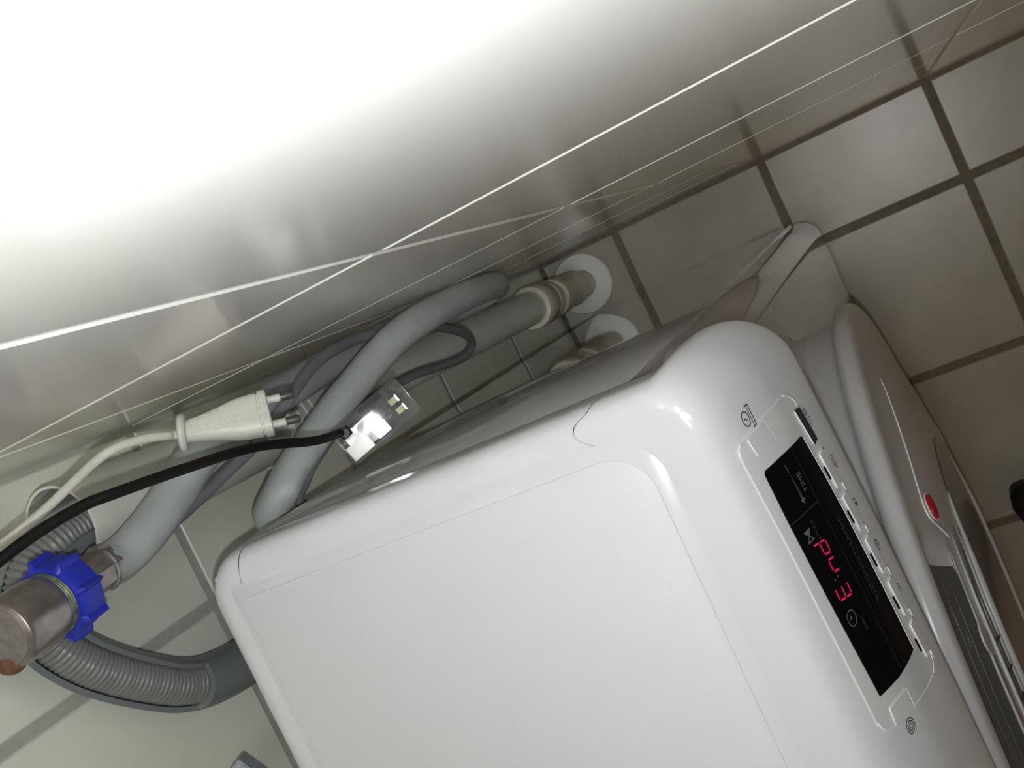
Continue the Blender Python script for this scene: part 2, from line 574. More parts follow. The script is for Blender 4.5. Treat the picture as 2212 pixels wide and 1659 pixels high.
# laminate lid
bm = bmesh.new()
def rr(x0, x1, y0, y1, rf, rb, n=10):
    P = []
    for (cx, cy, r, a0) in ((x1 - rb, y1 - rb, rb, 0), (x0 + rb, y1 - rb, rb, 90), (x0 + rf, y0 + rf, rf, 180), (x1 - rf, y0 + rf, rf, 270)):
        for k in range(n + 1):
            a = math.radians(a0 + 90 * k / n)
            P.append((cx + r * math.cos(a), cy + r * math.sin(a)))
    return P
def slab(bm, P, z0, z1, b):
    cx = sum(p[0] for p in P) / len(P)
    cy = sum(p[1] for p in P) / len(P)
    def ins(p, d):
        return (p[0] - d * (1 if p[0] > cx else -1), p[1] - d * (1 if p[1] > cy else -1))
    R = []
    for d, z in ((0, z0), (0, z1 - b), (b * 0.4, z1 - b * 0.3), (b, z1)):
        R.append([bm.verts.new((*ins(p, d), z)) for p in P])
    for A, B in zip(R, R[1:]):
        for k in range(len(P)):
            k2 = (k + 1) % len(P)
            bm.faces.new((A[k], A[k2], B[k2], B[k]))
    bm.faces.new(R[-1])
    bm.faces.new(R[0][::-1])
slab(bm, rr(LID_X0, LID_X1, LID_YF, LID_YR, 0.020, 0.004), 0.850, 0.8577, 0.0006)
obj('lid', bm, 'lid', wm, auto=30)
# shallow step line that runs round the lid on the trim
bm = bmesh.new()
P = rr(LID_X0 - 0.0075, LID_X1 + 0.0075, LID_YF - 0.0075, LID_YR + 0.003, 0.026, 0.004)
slab(bm, P, 0.850, 0.85712, 0.0001)
obj('lid_surround', bm, 'cover', wm, auto=30)

# ---- control fascia: surface map (x, s) -> point
prof = spline([(0, -.335 - o, z) for o, z in FRONT[:10]], 24)
SL = [0.0]
for a, b in zip(prof, prof[1:]):
    SL.append(SL[-1] + (b - a).length)
def F(x, s, h=0.0):
    i = 0
    while i < len(SL) - 2 and SL[i + 1] < s:
        i += 1
    t = (s - SL[i]) / (SL[i + 1] - SL[i])
    a, b = prof[i], prof[i + 1]
    p = a.lerp(b, t)
    d = (b - a).normalized()
    n = Vector((0, d.z, -d.y))
    if n.z < 0:
        n = -n
    y = p.y + bow(x) * min(1, (-.335 - p.y) / .04)
    return Vector((x, y, p.z)) + n * h

def patch(name, poly, h0, h1, material, parent=wm, cuts=True):
    bm = bmesh.new()
    vs = [bm.verts.new((x, s, 0)) for x, s in poly]
    bm.faces.new(vs)
    if cuts:
        s0, s1 = min(p[1] for p in poly), max(p[1] for p in poly)
        k = int(s0 / 0.002) + 1
        while k * 0.002 < s1:
            g = bm.verts[:] + bm.edges[:] + bm.faces[:]
            bmesh.ops.bisect_plane(bm, geom=g, plane_co=(0, k * 0.002, 0), plane_no=(0, 1, 0))
            k += 1
    r = bmesh.ops.extrude_face_region(bm, geom=bm.faces[:])
    top = {e for e in r['geom'] if isinstance(e, bmesh.types.BMVert)}
    for v in bm.verts:
        v.co = F(v.co.x, v.co.y, h1 if v in top else h0)
    return obj(name, bm, material, parent, auto=35)

def bead(name, pts, r, material='bead', parent=wm, h=0.0002, closed=False, n=1):
    q = pts + [pts[0]] if closed else pts
    path = []
    for (a, b) in zip(q, q[1:]):
        d = max(2, int(math.hypot(b[0] - a[0], b[1] - a[1]) / 0.002))
        for k in range(d):
            path.append(F(a[0] + (b[0] - a[0]) * k / d, a[1] + (b[1] - a[1]) * k / d, h))
    path.append(F(*q[-1], h))
    bm = bmesh.new()
    tube(bm, path, r, 6)
    return obj(name, bm, material, parent)

BEZEL = [(-.1193, .0667), (-.1207, .0715), (-.1240, .0752), (-.1286, .0766), (-.151, .0796), (-.1737, .0812), (-.1965, .0826), (-.2196, .0843), (-.2427, .0860), (-.2600, .0880), (-.2655, .0865), (-.269, .0815), (-.2690, .0689), (-.2667, .0491), (-.2644, .0314), (-.2625, .0250), (-.2568, .0218), (-.2458, .0214), (-.2083, .0200), (-.170, .0187), (-.1477, .0174), (-.129, .0163), (-.1254, .0171), (-.1236, .0200), (-.1222, .0274), (-.1205, .0414)]
patch('control_panel', BEZEL, -0.002, 0.0006, 'panel_white')
bead('control_panel_rim', BEZEL[:4], 0.00042, h=0.0005)
bead('control_panel_rim', BEZEL[9:17], 0.00042, h=0.0005)
bead('control_panel_rim', BEZEL[21:24], 0.00042, h=0.0005)
disp = patch('display', [(-.1397, .0652), (-.1600, .0680), (-.1776, .0694), (-.2171, .0712), (-.2512, .0719), (-.2514, .0640), (-.2511, .0479), (-.2492, .0303), (-.1993, .0269), (-.1631, .0250), (-.1405, .0246), (-.1390, .0258), (-.1387, .0427), (-.1387, .0640)], 0.0004, 0.0010, 'display')
bead('display_edge', [(-.1400, .0657), (-.1600, .0685), (-.1776, .0699), (-.2171, .0717), (-.2520, .0724)], 0.00035, h=0.0008)
b1 = patch('square_button', [(-.1236, .0242), (-.1213, .0408), (-.1312, .0430), (-.1320, .0424), (-.1322, .026)], 0.0004, 0.0011, 'panel_white')
bead('square_button_edge', [(-.1213, .0408), (-.1312, .0430), (-.1320, .0424), (-.1322, .026), (-.1236, .0242)], 0.0003, parent=b1, h=0.0009)
b2 = patch('square_button', [(-.2566, .0324), (-.2574, .050), (-.2675, .0494), (-.2644, .0318)], 0.0004, 0.0010, 'panel_white')
bead('square_button_edge', [(-.2644, .0318), (-.2566, .0324), (-.2574, .050), (-.2675, .0494)], 0.0003, parent=b2, h=0.0009)
st = patch('start_button', [(-.1281, .0703), (-.1285, .0766), (-.1456, .0786), (-.1466, .0735)], 0.0004, 0.0012, 'button_dark')
st['label'] = 'dark grey long start button'
bead('start_button_edge', [(-.1283, .0700), (-.1464, .0730)], 0.0003, parent=st, h=0.0009)
for i in range(5):
    x0 = -.1510 - .0229 * i
    sA, sB = .0798 + .0016 * i, .0734 + .0017 * i
    q = [(x0, sA), (x0 - .0004, sB), (x0 - .0182, sB + .0014), (x0 - .0178, sA + .0016)]
    tb = patch('tab_button', q, 0.0004, 0.0010, 'panel_white')
    bead('tab_button_edge', [q[0], q[1], q[2], q[3]], 0.00034, parent=tb, h=0.0010)
    bead('tab_button_edge', [q[3], (q[3][0] - .0048, q[3][1] + .0004)], 0.00034, parent=tb, h=0.0010)
    lx = -.1572 - .0231 * i
    ls = .0716 + .0016 * i
    patch('indicator_slot', [(lx, ls), (lx - .0001, ls + .0011), (lx - .0068, ls + .0016), (lx - .0067, ls + .0005)], 0.0005, 0.0010, 'display')

def stroke(bm, pts, wdt, cx, cs, sc, h=0.0013, asp=1.0):
    """a flat pen line: pts in letter units, drawn on the fascia about (cx, cs)"""
    for (a, b) in zip(pts, pts[1:]):
        d = Vector((b[0] - a[0], b[1] - a[1]))
        L = d.length
        if L < 1e-9:
            continue
        d /= L
        nrm = Vector((-d.y, d.x))
        q = []
        for (p, e) in ((a, -1), (b, 1)):
            for s_ in (1, -1):
                v = Vector(p) + d * e * wdt * 0.4 + nrm * s_ * wdt / 2
                q.append(bm.verts.new(F(cx + v.x * sc, cs - v.y * sc * asp, h)))
        bm.faces.new((q[0], q[1], q[3], q[2]))

def text(name, body, x, s, size, material, parent, h=0.0013, squash=1.0, spacing=1.0):
    cu = bpy.data.curves.new(name, 'FONT')
    cu.body = body
    cu.size = 1.0
    cu.space_character = spacing
    cu.resolution_u = 2
    t = bpy.data.objects.new('tmp_text', cu)
    COL.objects.link(t)
    bpy.context.view_layer.update()
    dg = bpy.context.evaluated_depsgraph_get()
    me = bpy.data.meshes.new_from_object(t.evaluated_get(dg))
    bpy.data.objects.remove(t, do_unlink=True)
    bm = bmesh.new()
    bm.from_mesh(me)
    bpy.data.meshes.remove(me)
    for v in bm.verts:
        v.co = F(x + v.co.x * size * squash, s - v.co.y * size, h)
    return obj(name, bm, material, parent, smooth=False)

# display graphics (printed dim grey on the black glass)
bm = bmesh.new()
stroke(bm, [(-.1385, -.0504), (-.2490, -.0522)], .00022, 0, 0, 1)
stroke(bm, [(-.1652, -.0510), (-.1645, -.0252)], .00035, 0, 0, 1)
obj('display_lines', bm, 'print_dim', disp, smooth=False)
text('printed_time', 'TIME', -.1583, .0475, .0047, 'print_grey', disp, squash=.95)
bm = bmesh.new()
stroke(bm, [(-.1462, -.0398), (-.1428, -.0396)], .0005, 0, 0, 1)
stroke(bm, [(-.1612, -.0406), (-.1582, -.0406)], .0009, 0, 0, 1)
stroke(bm, [(-.1597, -.0392), (-.1597, -.0420)], .0008, 0, 0, 1)
obj('printed_minus_plus', bm, 'print_grey', disp, smooth=False)
bm = bmesh.new()
vs = [bm.verts.new(F(x, s, .0013)) for x, s in ((-.1464, .0400), (-.1580, .0396), (-.1580, .0416))]
bm.faces.new(vs)
obj('printed_wedge', bm, 'print_dim', disp, smooth=False)
text('printed_brand_line', 'VISIONDYNAMIC', -.2195, .0622, .0052, 'print_dim', disp, squash=.98, spacing=1.12)
text('printed_kg_mode', 'Kg MODE', -.1800, .0400, .0027, 'print_dim', disp, squash=.98)
text('printed_start', 'START', -.2235, .0425, .0024, 'print_dim', disp, squash=.98)
bm = bmesh.new()
stroke(bm, [(-1, 1), (1, -1), (1, 1), (-1, -1), (-1, 1)], .22, -.1735, .0330, .0024)
stroke(bm, [(.3, -.3), (.8, .5), (.8, -.5), (.5, -.3), (.6, .3)], .3, -.1735, .0330, .0024)
obj('printed_hourglass', bm, 'print_grey', disp, smooth=False)
bm = bmesh.new()
stroke(bm, [(math.cos(a * math.pi / 12), math.sin(a * math.pi / 12)) for a in range(25)], .16, -.2142, .0352, .0034)
stroke(bm, [(0, .6), (0, 0), (.45, .2)], .16, -.2142, .0352, .0034)
obj('printed_clock', bm, 'print_grey', disp, smooth=False)

def seg7(bm, segs, x, s, wd=.0058, hg=.0098, lean=.0016):
    q = {'a': ((0, 2), (1, 2)), 'b': ((1, 1), (1, 2)), 'c': ((1, 0), (1, 1)), 'd': ((0, 0), (1, 0)), 'e': ((0, 0), (0, 1)), 'f': ((0, 1), (0, 2)), 'g': ((0, 1), (1, 1))}
    for k in segs:
        (ax, ay), (bx_, by) = q[k]
        a = Vector((ax * wd + ay / 2 * lean, ay / 2 * hg))
        b = Vector((bx_ * wd + by / 2 * lean, by / 2 * hg))
        d = b - a
        a2, b2 = a + d * .17, b - d * .17
        stroke(bm, [tuple(a2), tuple(b2)], .00085, x, s, 1.0)
bm = bmesh.new()
seg7(bm, 'aefdg', -.2064, .0430)
seg7(bm, 'ceg', -.1942, .0428)
seg7(bm, 'bcdeg', -.1856, .0423)
obj('display_digits', bm, 'led_red', disp, smooth=False)
bm = bmesh.new()
stroke(bm, [(-.1966, -.0362), (-.1960, -.0362)], .0006, 0, 0, 1)
stroke(bm, [(-.1963, -.0392), (-.1957, -.0392)], .0006, 0, 0, 1)
obj('display_colon', bm, 'print_grey', disp, smooth=False)

# printed symbols on the white fascia
bm = bmesh.new()
h = 0.0004
stroke(bm, [(.9 * math.cos(a * math.pi / 12) , .75 * math.sin(a * math.pi / 12)) for a in range(25)], .15, -.11645, .0300, .0036, h)
stroke(bm, [(0.0, .45), (.05, 0), (-.25, -.2)], .14, -.11645, .0300, .0036, h)
stroke(bm, [(-1.35, -.75), (-1.3, -1.5), (1.35, -1.5), (1.35, -.75)], .16, -.11645, .0300, .0036, h)
stroke(bm, [(-1.3, -1.05), (1.35, -1.05)], .13, -.11645, .0300, .0036, h)
obj('printed_iron_clock_symbol', bm, 'print_dark', wm, smooth=False)
bm = bmesh.new()
stroke(bm, [((.12 + .88 * a / 60) * math.cos(-a * math.pi / 10.5 + 2.9), (.12 + .88 * a / 60) * math.sin(-a * math.pi / 10.5 + 2.9)) for a in range(61)], .12, -.2711, .0412, .0040, h)
obj('printed_spiral_symbol', bm, 'print_dark', wm, smooth=False)
bm = bmesh.new()
for k in range(4):
    stroke(bm, [(-.1310 - .0009 * k, -.0796 - .0001 * k), (-.1313 - .0009 * k, -.0828 - .0001 * k)], .00035, 0, 0, 1, h)
stroke(bm, [(-.1358, -.0808), (-.1358, -.0842), (-.1400, -.0816), (-.1358, -.0808)], .0003, 0, 0, 1, h)
obj('printed_start_symbol', bm, 'print_dark', wm, smooth=False)
for i in range(4):
    bm = bmesh.new()
    x0, s0 = -.1590 - .0229 * i, .0855 + .0012 * i
    if i == 0:
        stroke(bm, [(-1, -.5), (.4, -.5), (1, 0), (.6, .4), (-1, .5), (-1, -.5)], .2, x0, s0, .0026, h)
        stroke(bm, [(-1.5, -.4), (-1.5, .3)], .2, x0, s0, .0026, h)
    elif i == 1:
        stroke(bm, [(.9, .4), (.4, -.2), (.9, -.5)], .25, x0, s0, .0024, h)
        stroke(bm, [(-.7, -.5), (-.1, .4), (-.1, -.4), (-.9, .3)], .3, x0, s0, .0024, h)
    elif i == 2:
        stroke(bm, [(math.cos(a * math.pi / 6), .7 * math.sin(a * math.pi / 6)) for a in range(13)], .2, x0, s0, .0026, h)
        stroke(bm, [(-.4, .3), (0, -.2), (.4, .2)], .2, x0, s0, .0026, h)
    else:
        stroke(bm, [(-.9, .4), (-.4, -.3), (.1, .3), (.5, -.3), (.9, .3)], .2, x0, s0, .0022, h)
    obj('printed_option_symbol', bm, 'print_dark', wm, smooth=False)

# ---- door: domed round door on the front face, with a dark concave bowl and rings
DC = Vector((-0.385, 0, 0.472))
door_pivot = None
def door_surface(name, prof_fn, material, parent, n=180, a0=0.0, a1=2 * math.pi):
    bm = bmesh.new()
    full = abs(a1 - a0 - 2 * math.pi) < 1e-6
    N = n if full else n + 1
    G = []
    for k in range(N):
        a = a0 + (a1 - a0) * k / n
        G.append([bm.verts.new((DC.x + r * math.cos(a), y, DC.z + r * math.sin(a))) for r, y in prof_fn(a)])
    for k in range(n):
        k2 = (k + 1) % N
        for j in range(len(G[0]) - 1):
            bm.faces.new((G[k][j], G[k][j + 1], G[k2][j + 1], G[k2][j]))
    if prof_fn(a0)[-1][0] < 1e-6 and full:
        bmesh.ops.remove_doubles(bm, verts=bm.verts[:], dist=1e-6)
    return obj(name, bm, material, parent, auto=50)

RIM = [(.2360, -0.3340), (.2364, -0.3500), (.2385, -0.3585), (.2450, -0.3617), (.2480, -0.3654), (.2478, -0.3697), (.2455, -0.3736), (.2415, -0.3755), (.2365, -0.3763)]
RIM_P = [(p.x, p.y) for p in spline([(r, y, 0) for r, y in RIM], 4)]
def smooth01(t):
    t = min(1, max(0, t))
    return t * t * (3 - 2 * t)
GROOVE = [(.2365, -0.3763), (.2325, -0.3747), (.2290, -0.3726), (.2200, -0.3725), (.2080, -0.3755), (.1970, -0.3793), (.1880, -0.3833)]
SOLID = [(.2365, -0.3763), (.2310, -0.3766), (.2240, -0.3774), (.2150, -0.3789), (.2040, -0.3810), (.1950, -0.3826), (.1880, -0.3838)]
INNER = [(.1880, -0.3838), (.1850, -0.3843), (.1700, -0.3865), (.1560, -0.3878), (.1300, -0.3895), (.1000, -0.3912), (.0600, -0.3925), (.0, -0.3929)]
def bowl_w(aa, wide=0.0):
    lo, hi = 53 + wide, 308 - wide
    return smooth01((aa - lo) / 5) if aa < 180 else smooth01((hi - aa) / 6)
def frame_prof(a):
    w1 = bowl_w(math.degrees(a) % 360)
    S1 = spline([(r, y, 0) for r, y in SOLID], 4)
    G1 = spline([(r, y, 0) for r, y in GROOVE], 4)
    I1 = spline([(r, y, 0) for r, y in INNER], 3)
    return RIM_P + [(p.x * (1 - w1) + q.x * w1, p.y * (1 - w1) + q.y * w1) for p, q in list(zip(S1, G1))[1:]] + [(max(0, p.x), p.y) for p in I1[1:]]
door = door_surface('door', frame_prof, 'door_white', wm)
SOLN = spline([(r, y, 0) for r, y in SOLID + INNER[1:]], 6)
def door_pt(r, deg, h=0.0):
    y = SOLN[0].y
    for p, q in zip(SOLN, SOLN[1:]):
        if p.x >= r >= q.x:
            y = p.y + (q.y - p.y) * (p.x - r) / max(1e-9, p.x - q.x)
            break
    a = math.radians(deg)
    return Vector((DC.x + r * math.cos(a), y - h, DC.z + r * math.sin(a)))
def bowl_prof(a):
    w1 = bowl_w(math.degrees(a) % 360, 1.5)
    G1 = spline([(r, y, 0) for r, y in GROOVE[1:]], 6)
    return [(p.x, p.y - 0.0010 * w1 + 0.005 * (1 - w1)) for p in G1]
door_surface('door_bowl', bowl_prof, 'smoke', door, n=120, a0=math.radians(54), a1=math.radians(307))
def ring(name, r, h, rt, material, a0=0.0, a1=360.0, y=None):
    bm = bmesh.new()
    n = 120
    path = []
    for k in range(n + 1):
        d = a0 + (a1 - a0) * k / n
        p = door_pt(r, d, h)
        if y is not None:
            p.y = y
        path.append(p)
    tube(bm, path, lambda i: rt * min(1.0, .15 + i / 14, .15 + (n - i) / 14), 8)
    return obj(name, bm, material, door)
for r, y in ((.2270, -.3737), (.2185, -.3742), (.2095, -.3764), (.2000, -.3797)):
    ring('bowl_rib', r, 0, .0009, 'smoke_rib', 59, 302, y)
# smoked band between the bowl and the outer ring, with its silver rings
bm = bmesh.new()
G_ = []
for k in range(91):
    d = 40 + 268 * k / 90
    taper = min(1.0, k / 14, (90 - k) / 8)
    G_.append([bm.verts.new(door_pt(.128 + (.060 * taper) * j / 6, d, .0006)) for j in range(7)])
for A, B in zip(G_, G_[1:]):
    for j in range(6):
        bm.faces.new((A[j], A[j + 1], B[j + 1], B[j]))
bmesh.ops.remove_doubles(bm, verts=bm.verts[:], dist=1e-6)
obj('smoked_band', bm, 'smoke', door)
def dome_prof(a):
    return [(r, door_pt(r, 0, .0007).y) for r in (.1275, .115, .10, .08, .06, .04, .02)] + [(0.0, door_pt(.001, 0, .0007).y)]
door_surface('door_dome_shade', dome_prof, 'door_shade', door, n=96)  # darker overlay for the shaded middle of the white door
ring('door_ring', .1870, .0008, .0011, 'ring_grey', 55, 306)
ring('door_ring', .1700, .0008, .0015, 'ring_grey', 50, 307)
ring('door_ring', .1560, .0008, .0012, 'smoke_rib', 47, 307)
ring('door_ring', .1440, .0008, .0010, 'ring_grey', 44, 308)
ring('door_ring', .1290, .0006, .0030, 'ring_grey', 29, 312)
for d in (74, 81, 88):
    bm = bmesh.new()
    tube(bm, [door_pt(.150 + .010 * k, d, .0012) for k in range(3)], .0012, 8)
    obj('ring_notch', bm, 'smoke_rib', door)
bm = bmesh.new()
c_ = [door_pt(.186, 71.5, .0014)]
vs = [bm.verts.new(door_pt(.186 + .010 * math.sin(math.pi * k / 12), 71.5 + 3.4 * math.cos(math.pi * k / 12), .0016)) for k in range(13)]
bm.faces.new(vs)
r_ = bmesh.ops.extrude_face_region(bm, geom=bm.faces[:])
for v in [e for e in r_['geom'] if isinstance(e, bmesh.types.BMVert)]:
    v.co.y -= .0012
obj('door_tab', bm, 'ring_grey', door, auto=40)
# handle parting line and red badge
SEAM = [(.2110, 17.0), (.2060, 20.5), (.2016, 28.0), (.2003, 37.0), (.2025, 43.7), (.2035, 47.6), (.2010, 49.6), (.1940, 50.3), (.1830, 50.9), (.1740, 51.6)]
sm_ = spline([(r, d, 0) for r, d in SEAM], 6)
bm = bmesh.new()
tube(bm, [door_pt(p.x, p.y, .0001) for p in sm_], lambda i: .0002 + .0004 * min(1, i / 10), 6)
obj('handle_edge', bm, 'bead', door)
bm = bmesh.new()
ctr = door_pt(.1925, 47.0, 0)
e1 = (door_pt(.1905, 49.5) - door_pt(.1940, 44.6)).normalized()
nn = Vector((.10, -.90, .27))
nn = (nn - e1 * nn.dot(e1)).normalized()
ctr = ctr + nn * .0014
e2 = e1.cross(nn).normalized()
rim_ = [bm.verts.new(ctr + e1 * .0085 * math.cos(2 * math.pi * k / 32) + e2 * .0046 * math.sin(2 * math.pi * k / 32) + nn * -.0016) for k in range(32)]
top_ = [bm.verts.new(ctr + e1 * .0078 * math.cos(2 * math.pi * k / 32) + e2 * .0041 * math.sin(2 * math.pi * k / 32) + nn * .0010) for k in range(32)]
for k in range(32):
    bm.faces.new((rim_[k], rim_[(k + 1) % 32], top_[(k + 1) % 32], top_[k]))
bm.faces.new(top_)
bd = obj('badge', bm, 'badge_red', door, auto=40)
bd['label'] = 'red oval badge'
bm = bmesh.new()
tube(bm, [ctr + e1 * .0089 * math.cos(2 * math.pi * k / 40) + e2 * .0050 * math.sin(2 * math.pi * k / 40) - nn * .0004 for k in range(41)], .00035, 6)
obj('badge_rim', bm, 'bead', door)

# ------------------------------------------------------------------ standpipe
def lerp3(a, b, t):
    return Vector(a).lerp(Vector(b), t)
PB, PT = Vector((-.0455, -.0455, 0)), Vector((-.0368, -.0305, .890))
AX = (PT - PB).normalized()
LEN = (PT - PB).length
def H(z):
    return z / AX.z
sp = thing('standpipe', 'white plastic waste standpipe rising from the floor in the tiled corner behind the machine', 'pipe', PB)
bm = bmesh.new()
lathe(bm, [(.0192, H(.66)), (.0205, H(.70)), (.0212, H(.80)), (.0222, H(.845)), (.0226, H(.870)), (.0230, H(.886)), (.0228, H(.887)), (.0214, H(.887)), (.0212, H(.868)), (.0198, H(.80)), (.0190, H(.68)), (.0180, H(.66))], PB, AX, 40)
obj('upper_pipe', bm, 'pvc', sp, auto=40)
bm = bmesh.new()
lathe(bm, [(0.0, H(.665)), (.0185, H(.665)), (.0185, H(.19)), (0, H(.19))], PB, AX, 40)
obj('lower_pipe', bm, 'pvc_grey', sp, auto=40)
def collar(z0, z1, r, ribs, material='pvc'):
    bm = bmesh.new()
    P = [(r - .004, H(z0)), (r - .0006, H(z0)), (r, H(z0) + .0008)]
    n = ribs * 2 + 1
    zr0, zr1 = z0 + (z1 - z0) * .45, z1 - .002
    P.append((r, H(zr0)))
    for k in range(ribs):
        a, b = zr0 + (zr1 - zr0) * k / ribs, zr0 + (zr1 - zr0) * (k + 1) / ribs
        P += [(r - .0012, H(a) + .0004), (r - .0012, H((a + b) / 2) - .0004), (r, H((a + b) / 2)), (r, H(b))]
    P += [(r, H(z1) - .0008), (r - .0008, H(z1)), (r - .004, H(z1))]
    lathe(bm, P, PB, AX, 48)
    return obj('collar', bm, material, sp, auto=30)
collar(.660, .712, .0245, 3)
collar(.596, .640, .0225, 3)
bm = bmesh.new()      # end ring, couplings and the branch near the floor
lathe(bm, [(.0186, H(.200)), (.0235, H(.200)), (.0245, H(.198)), (.0245, H(.166)), (.0225, H(.163)), (.0215, H(.160)), (.0235, H(.158)), (.0238, H(.150)), (.0205, H(.148)), (.0190, H(.146))], PB, AX, 48)
obj('coupling_ring', bm, 'pvc_old', sp, auto=35)
bm = bmesh.new()
lathe(bm, [(.0180, H(.15)), (.0180, H(.128)), (.0222, H(.128)), (.0228, H(.125)), (.0228, H(.105)), (.0205, H(.085)), (.0205, H(.058)), (.0215, H(.056)), (.0215, H(.050)), (.0190, H(.047)), (.0180, H(.035)), (.0180, H(.002)), (0, H(.002))], PB, AX, 48)
obj('floor_socket', bm, 'pvc_old', sp, auto=35)
bm = bmesh.new()
lathe(bm, [(.0175, .0), (.0385, .0), (.0392, .0015), (.0380, .0045), (.0340, .0060), (.0180, .0060)], PB, (0, 0, 1), 56)
obj('rosette', bm, 'rosette', sp, auto=35)

# ------------------------------------------------------------------ water valve with the inlet hose below it
vx, vy = -.0635, -.0560
VA = Vector((.004, .003, -.060)).normalized()      # outlet axis, pointing down
VO = Vector((-.0660, -.0585, .9640))               # top end of the body
va = thing('water_valve', 'worn chrome water valve with a round end, above the blue nut at the left edge', 'valve', VO)
bm = bmesh.new()
lathe(bm, [(0, .0), (.0132, .0), (.0150, .0010), (.0158, .0030), (.0158, .0220), (.0150, .0255), (.0138, .0265), (0, .0265)], VO, VA, 40)
obj('valve_body', bm, 'chrome', va, auto=35)
bm = bmesh.new()
lathe(bm, [(0, -.0006), (.0128, -.0006), (.0135, .0004), (.0135, .002), (0, .002)], VO, VA, 36)
obj('end_cap', bm, 'chrome_cap', va, auto=35)
bm = bmesh.new()
P = []
for k in range(7):
    P += [(.0140, .0255 + k * .0016), (.0149, .0262 + k * .0016), (.0149, .0266 + k * .0016), (.0140, .0271 + k * .0016)]
lathe(bm, [(0, .0250)] + P + [(0, .037)], VO, VA, 36)
obj('thread', bm, 'verdigris', va, auto=25)
bm = bmesh.new()
tube(bm, [VO + VA * .011 + Vector((-.002, .004, 0)), VO + VA * .008 + Vector((-.003, .03, 0)), VO + VA * .006 + Vector((-.004, .0555, .0))], .0115, 24)
obj('inlet_branch', bm, 'chrome', va)
bm = bmesh.new()
bmesh.ops.create_uvsphere(bm, u_segments=20, v_segments=12, radius=.0078)
for v in bm.verts:
    v.co = VO + Vector((-.0118, .0065, -.0035)) + Vector((v.co.x * .7, v.co.y * 1.1, v.co.z * .6))
obj('rust_spot', bm, 'rust', va)

ih = thing('inlet_hose', 'thick grey water inlet hose with a blue nut, looped down behind the machine', 'hose', VO + VA * .04)
# winged nut
bm = bmesh.new()
NO = VO + VA * .0295
N = 192
u = Vector((1, 0, 0))
u = (u - VA * u.dot(VA)).normalized()
v_ = VA.cross(u)
def nut_r(a, base):
    # eight raised grip ribs
    q = (a * 8 / (2 * math.pi)) % 1.0
    d = min(q, 1 - q)
    return base + .0030 * (0.5 + 0.5 * math.cos(math.pi * d / 0.15)) if d < 0.15 else base
levels = [(.0150, -.0005, 0), (.0168, -.0005, 0), (.0178, .0010, 1), (.0182, .0060, 1), (.0180, .0135, 1), (.0160, .0155, .6), (.0110, .0170, 0)]
R = []
for r, hh, f in levels:
    R.append([bm.verts.new(NO + VA * hh + (u * math.cos(2 * math.pi * k / N) + v_ * math.sin(2 * math.pi * k / N)) * (r + (nut_r(2 * math.pi * k / N, 0) * f))) for k in range(N)])
for A, B in zip(R, R[1:]):
    for k in range(N):
        bm.faces.new((A[k], A[(k + 1) % N], B[(k + 1) % N], B[k]))
obj('blue_nut', bm, 'blue', ih, auto=30)
E_ = VO + VA * .066
bm = bmesh.new()
HP0 = E_
hose_pts = [E_, E_ + VA * .012 + Vector((-.0006, -.0022, 0)), (-.0560, -.0640, .872), (-.0440, -.0750, .852), (-.0330, -.083, .8346), (-.0269, -.0800, .7973), (-.0216, -.0775, .7568), (-.0193, -.0780, .7199), (-.0163, -.0800, .6859), (-.0138, -.083, .6372), (-.0139, -.088, .5951), (-.0147, -.096, .5457), (-.0150, -.1060, .5017), (-.0142, -.1160, .4801), (-.0122, -.1280, .4780), (-.0112, -.1380, .4980), (-.0110, -.1430, .5340), (-.0112, -.1430, .5850), (-.0146, -.1350, .6440), (-0.0223, -0.1210, 0.6763), (-0.0375, -0.1000, 0.7060), (-0.0482, -0.0850, 0.7214), (-0.0623, -0.0690, 0.7430), (-0.0737, -0.0600, 0.7565), (-.0850, -.0470, .7590), (-.1000, -.0430, .745), (-.1140, -.0455, .726), (-.121, -.0500, .710)]
tube(bm, spline(hose_pts, 12), .0108, 24)
obj('hose', bm, 'hose', ih)
bm = bmesh.new()
SA = (E_ + VA * .012 - (VO + VA * .045)).normalized()
lathe(bm, [(0, .0), (.0098, .0), (.0104, .001), (.0104, .0190), (.0110, .0200), (.0118, .0200), (.0118, .0235), (.0112, .0245), (0, .0245)], VO + VA * .0450, VA, 8)
obj('crimp_sleeve', bm, 'chrome', ih, smooth=False)

# ------------------------------------------------------------------ drain hose hooked into the standpipe
dh = thing('drain_hose', 'grey ribbed drain hose in a smooth hook, dipping into the standpipe mouth', 'hose', (-.1, -.03, .9))
dpts = [(-.0390, -.0330, .800), (-.0390, -.0325, .850), (-.0400, -.0310, .873), (-.0420, -.0280, .893), (-.0470, -.0225, .905), (-.0560, -.0188, .911), (-.0680, -.0178, .9135), (-.0820, -.0178, .9115), (-.0980, -.0178, .902), (-.1130, -.0178, .888), (-.1280, -.0178, .870), (-.1410, -.0180, .851), (-.1490, -.0185, .828), (-.1535, -.0200, .79), (-.1550, -.0240, .72), (-.155, -.0330, .6), (-.155, -.0450, .5), (-.155, -.0500, .47)]
dp = spline(dpts, 10)
# resample evenly
def resample(path, step):
    out = [path[0].copy()]
    acc = 0.0
    for a, b in zip(path, path[1:]):
        L = (b - a).length
        while acc + L >= step:
            t = (step - acc) / L
            a = a.lerp(b, t)
            out.append(a.copy())
            L = (b - a).length
            acc = 0.0
        acc += L
    return out
dr = resample(dp, .0007)
tube_bm = bmesh.new()
tube(tube_bm, dr, lambda i: .0100 + .0008 * math.sin(2 * math.pi * i / 3.8), 22)
obj('ribbed_hose', tube_bm, 'drain_rib', dh)
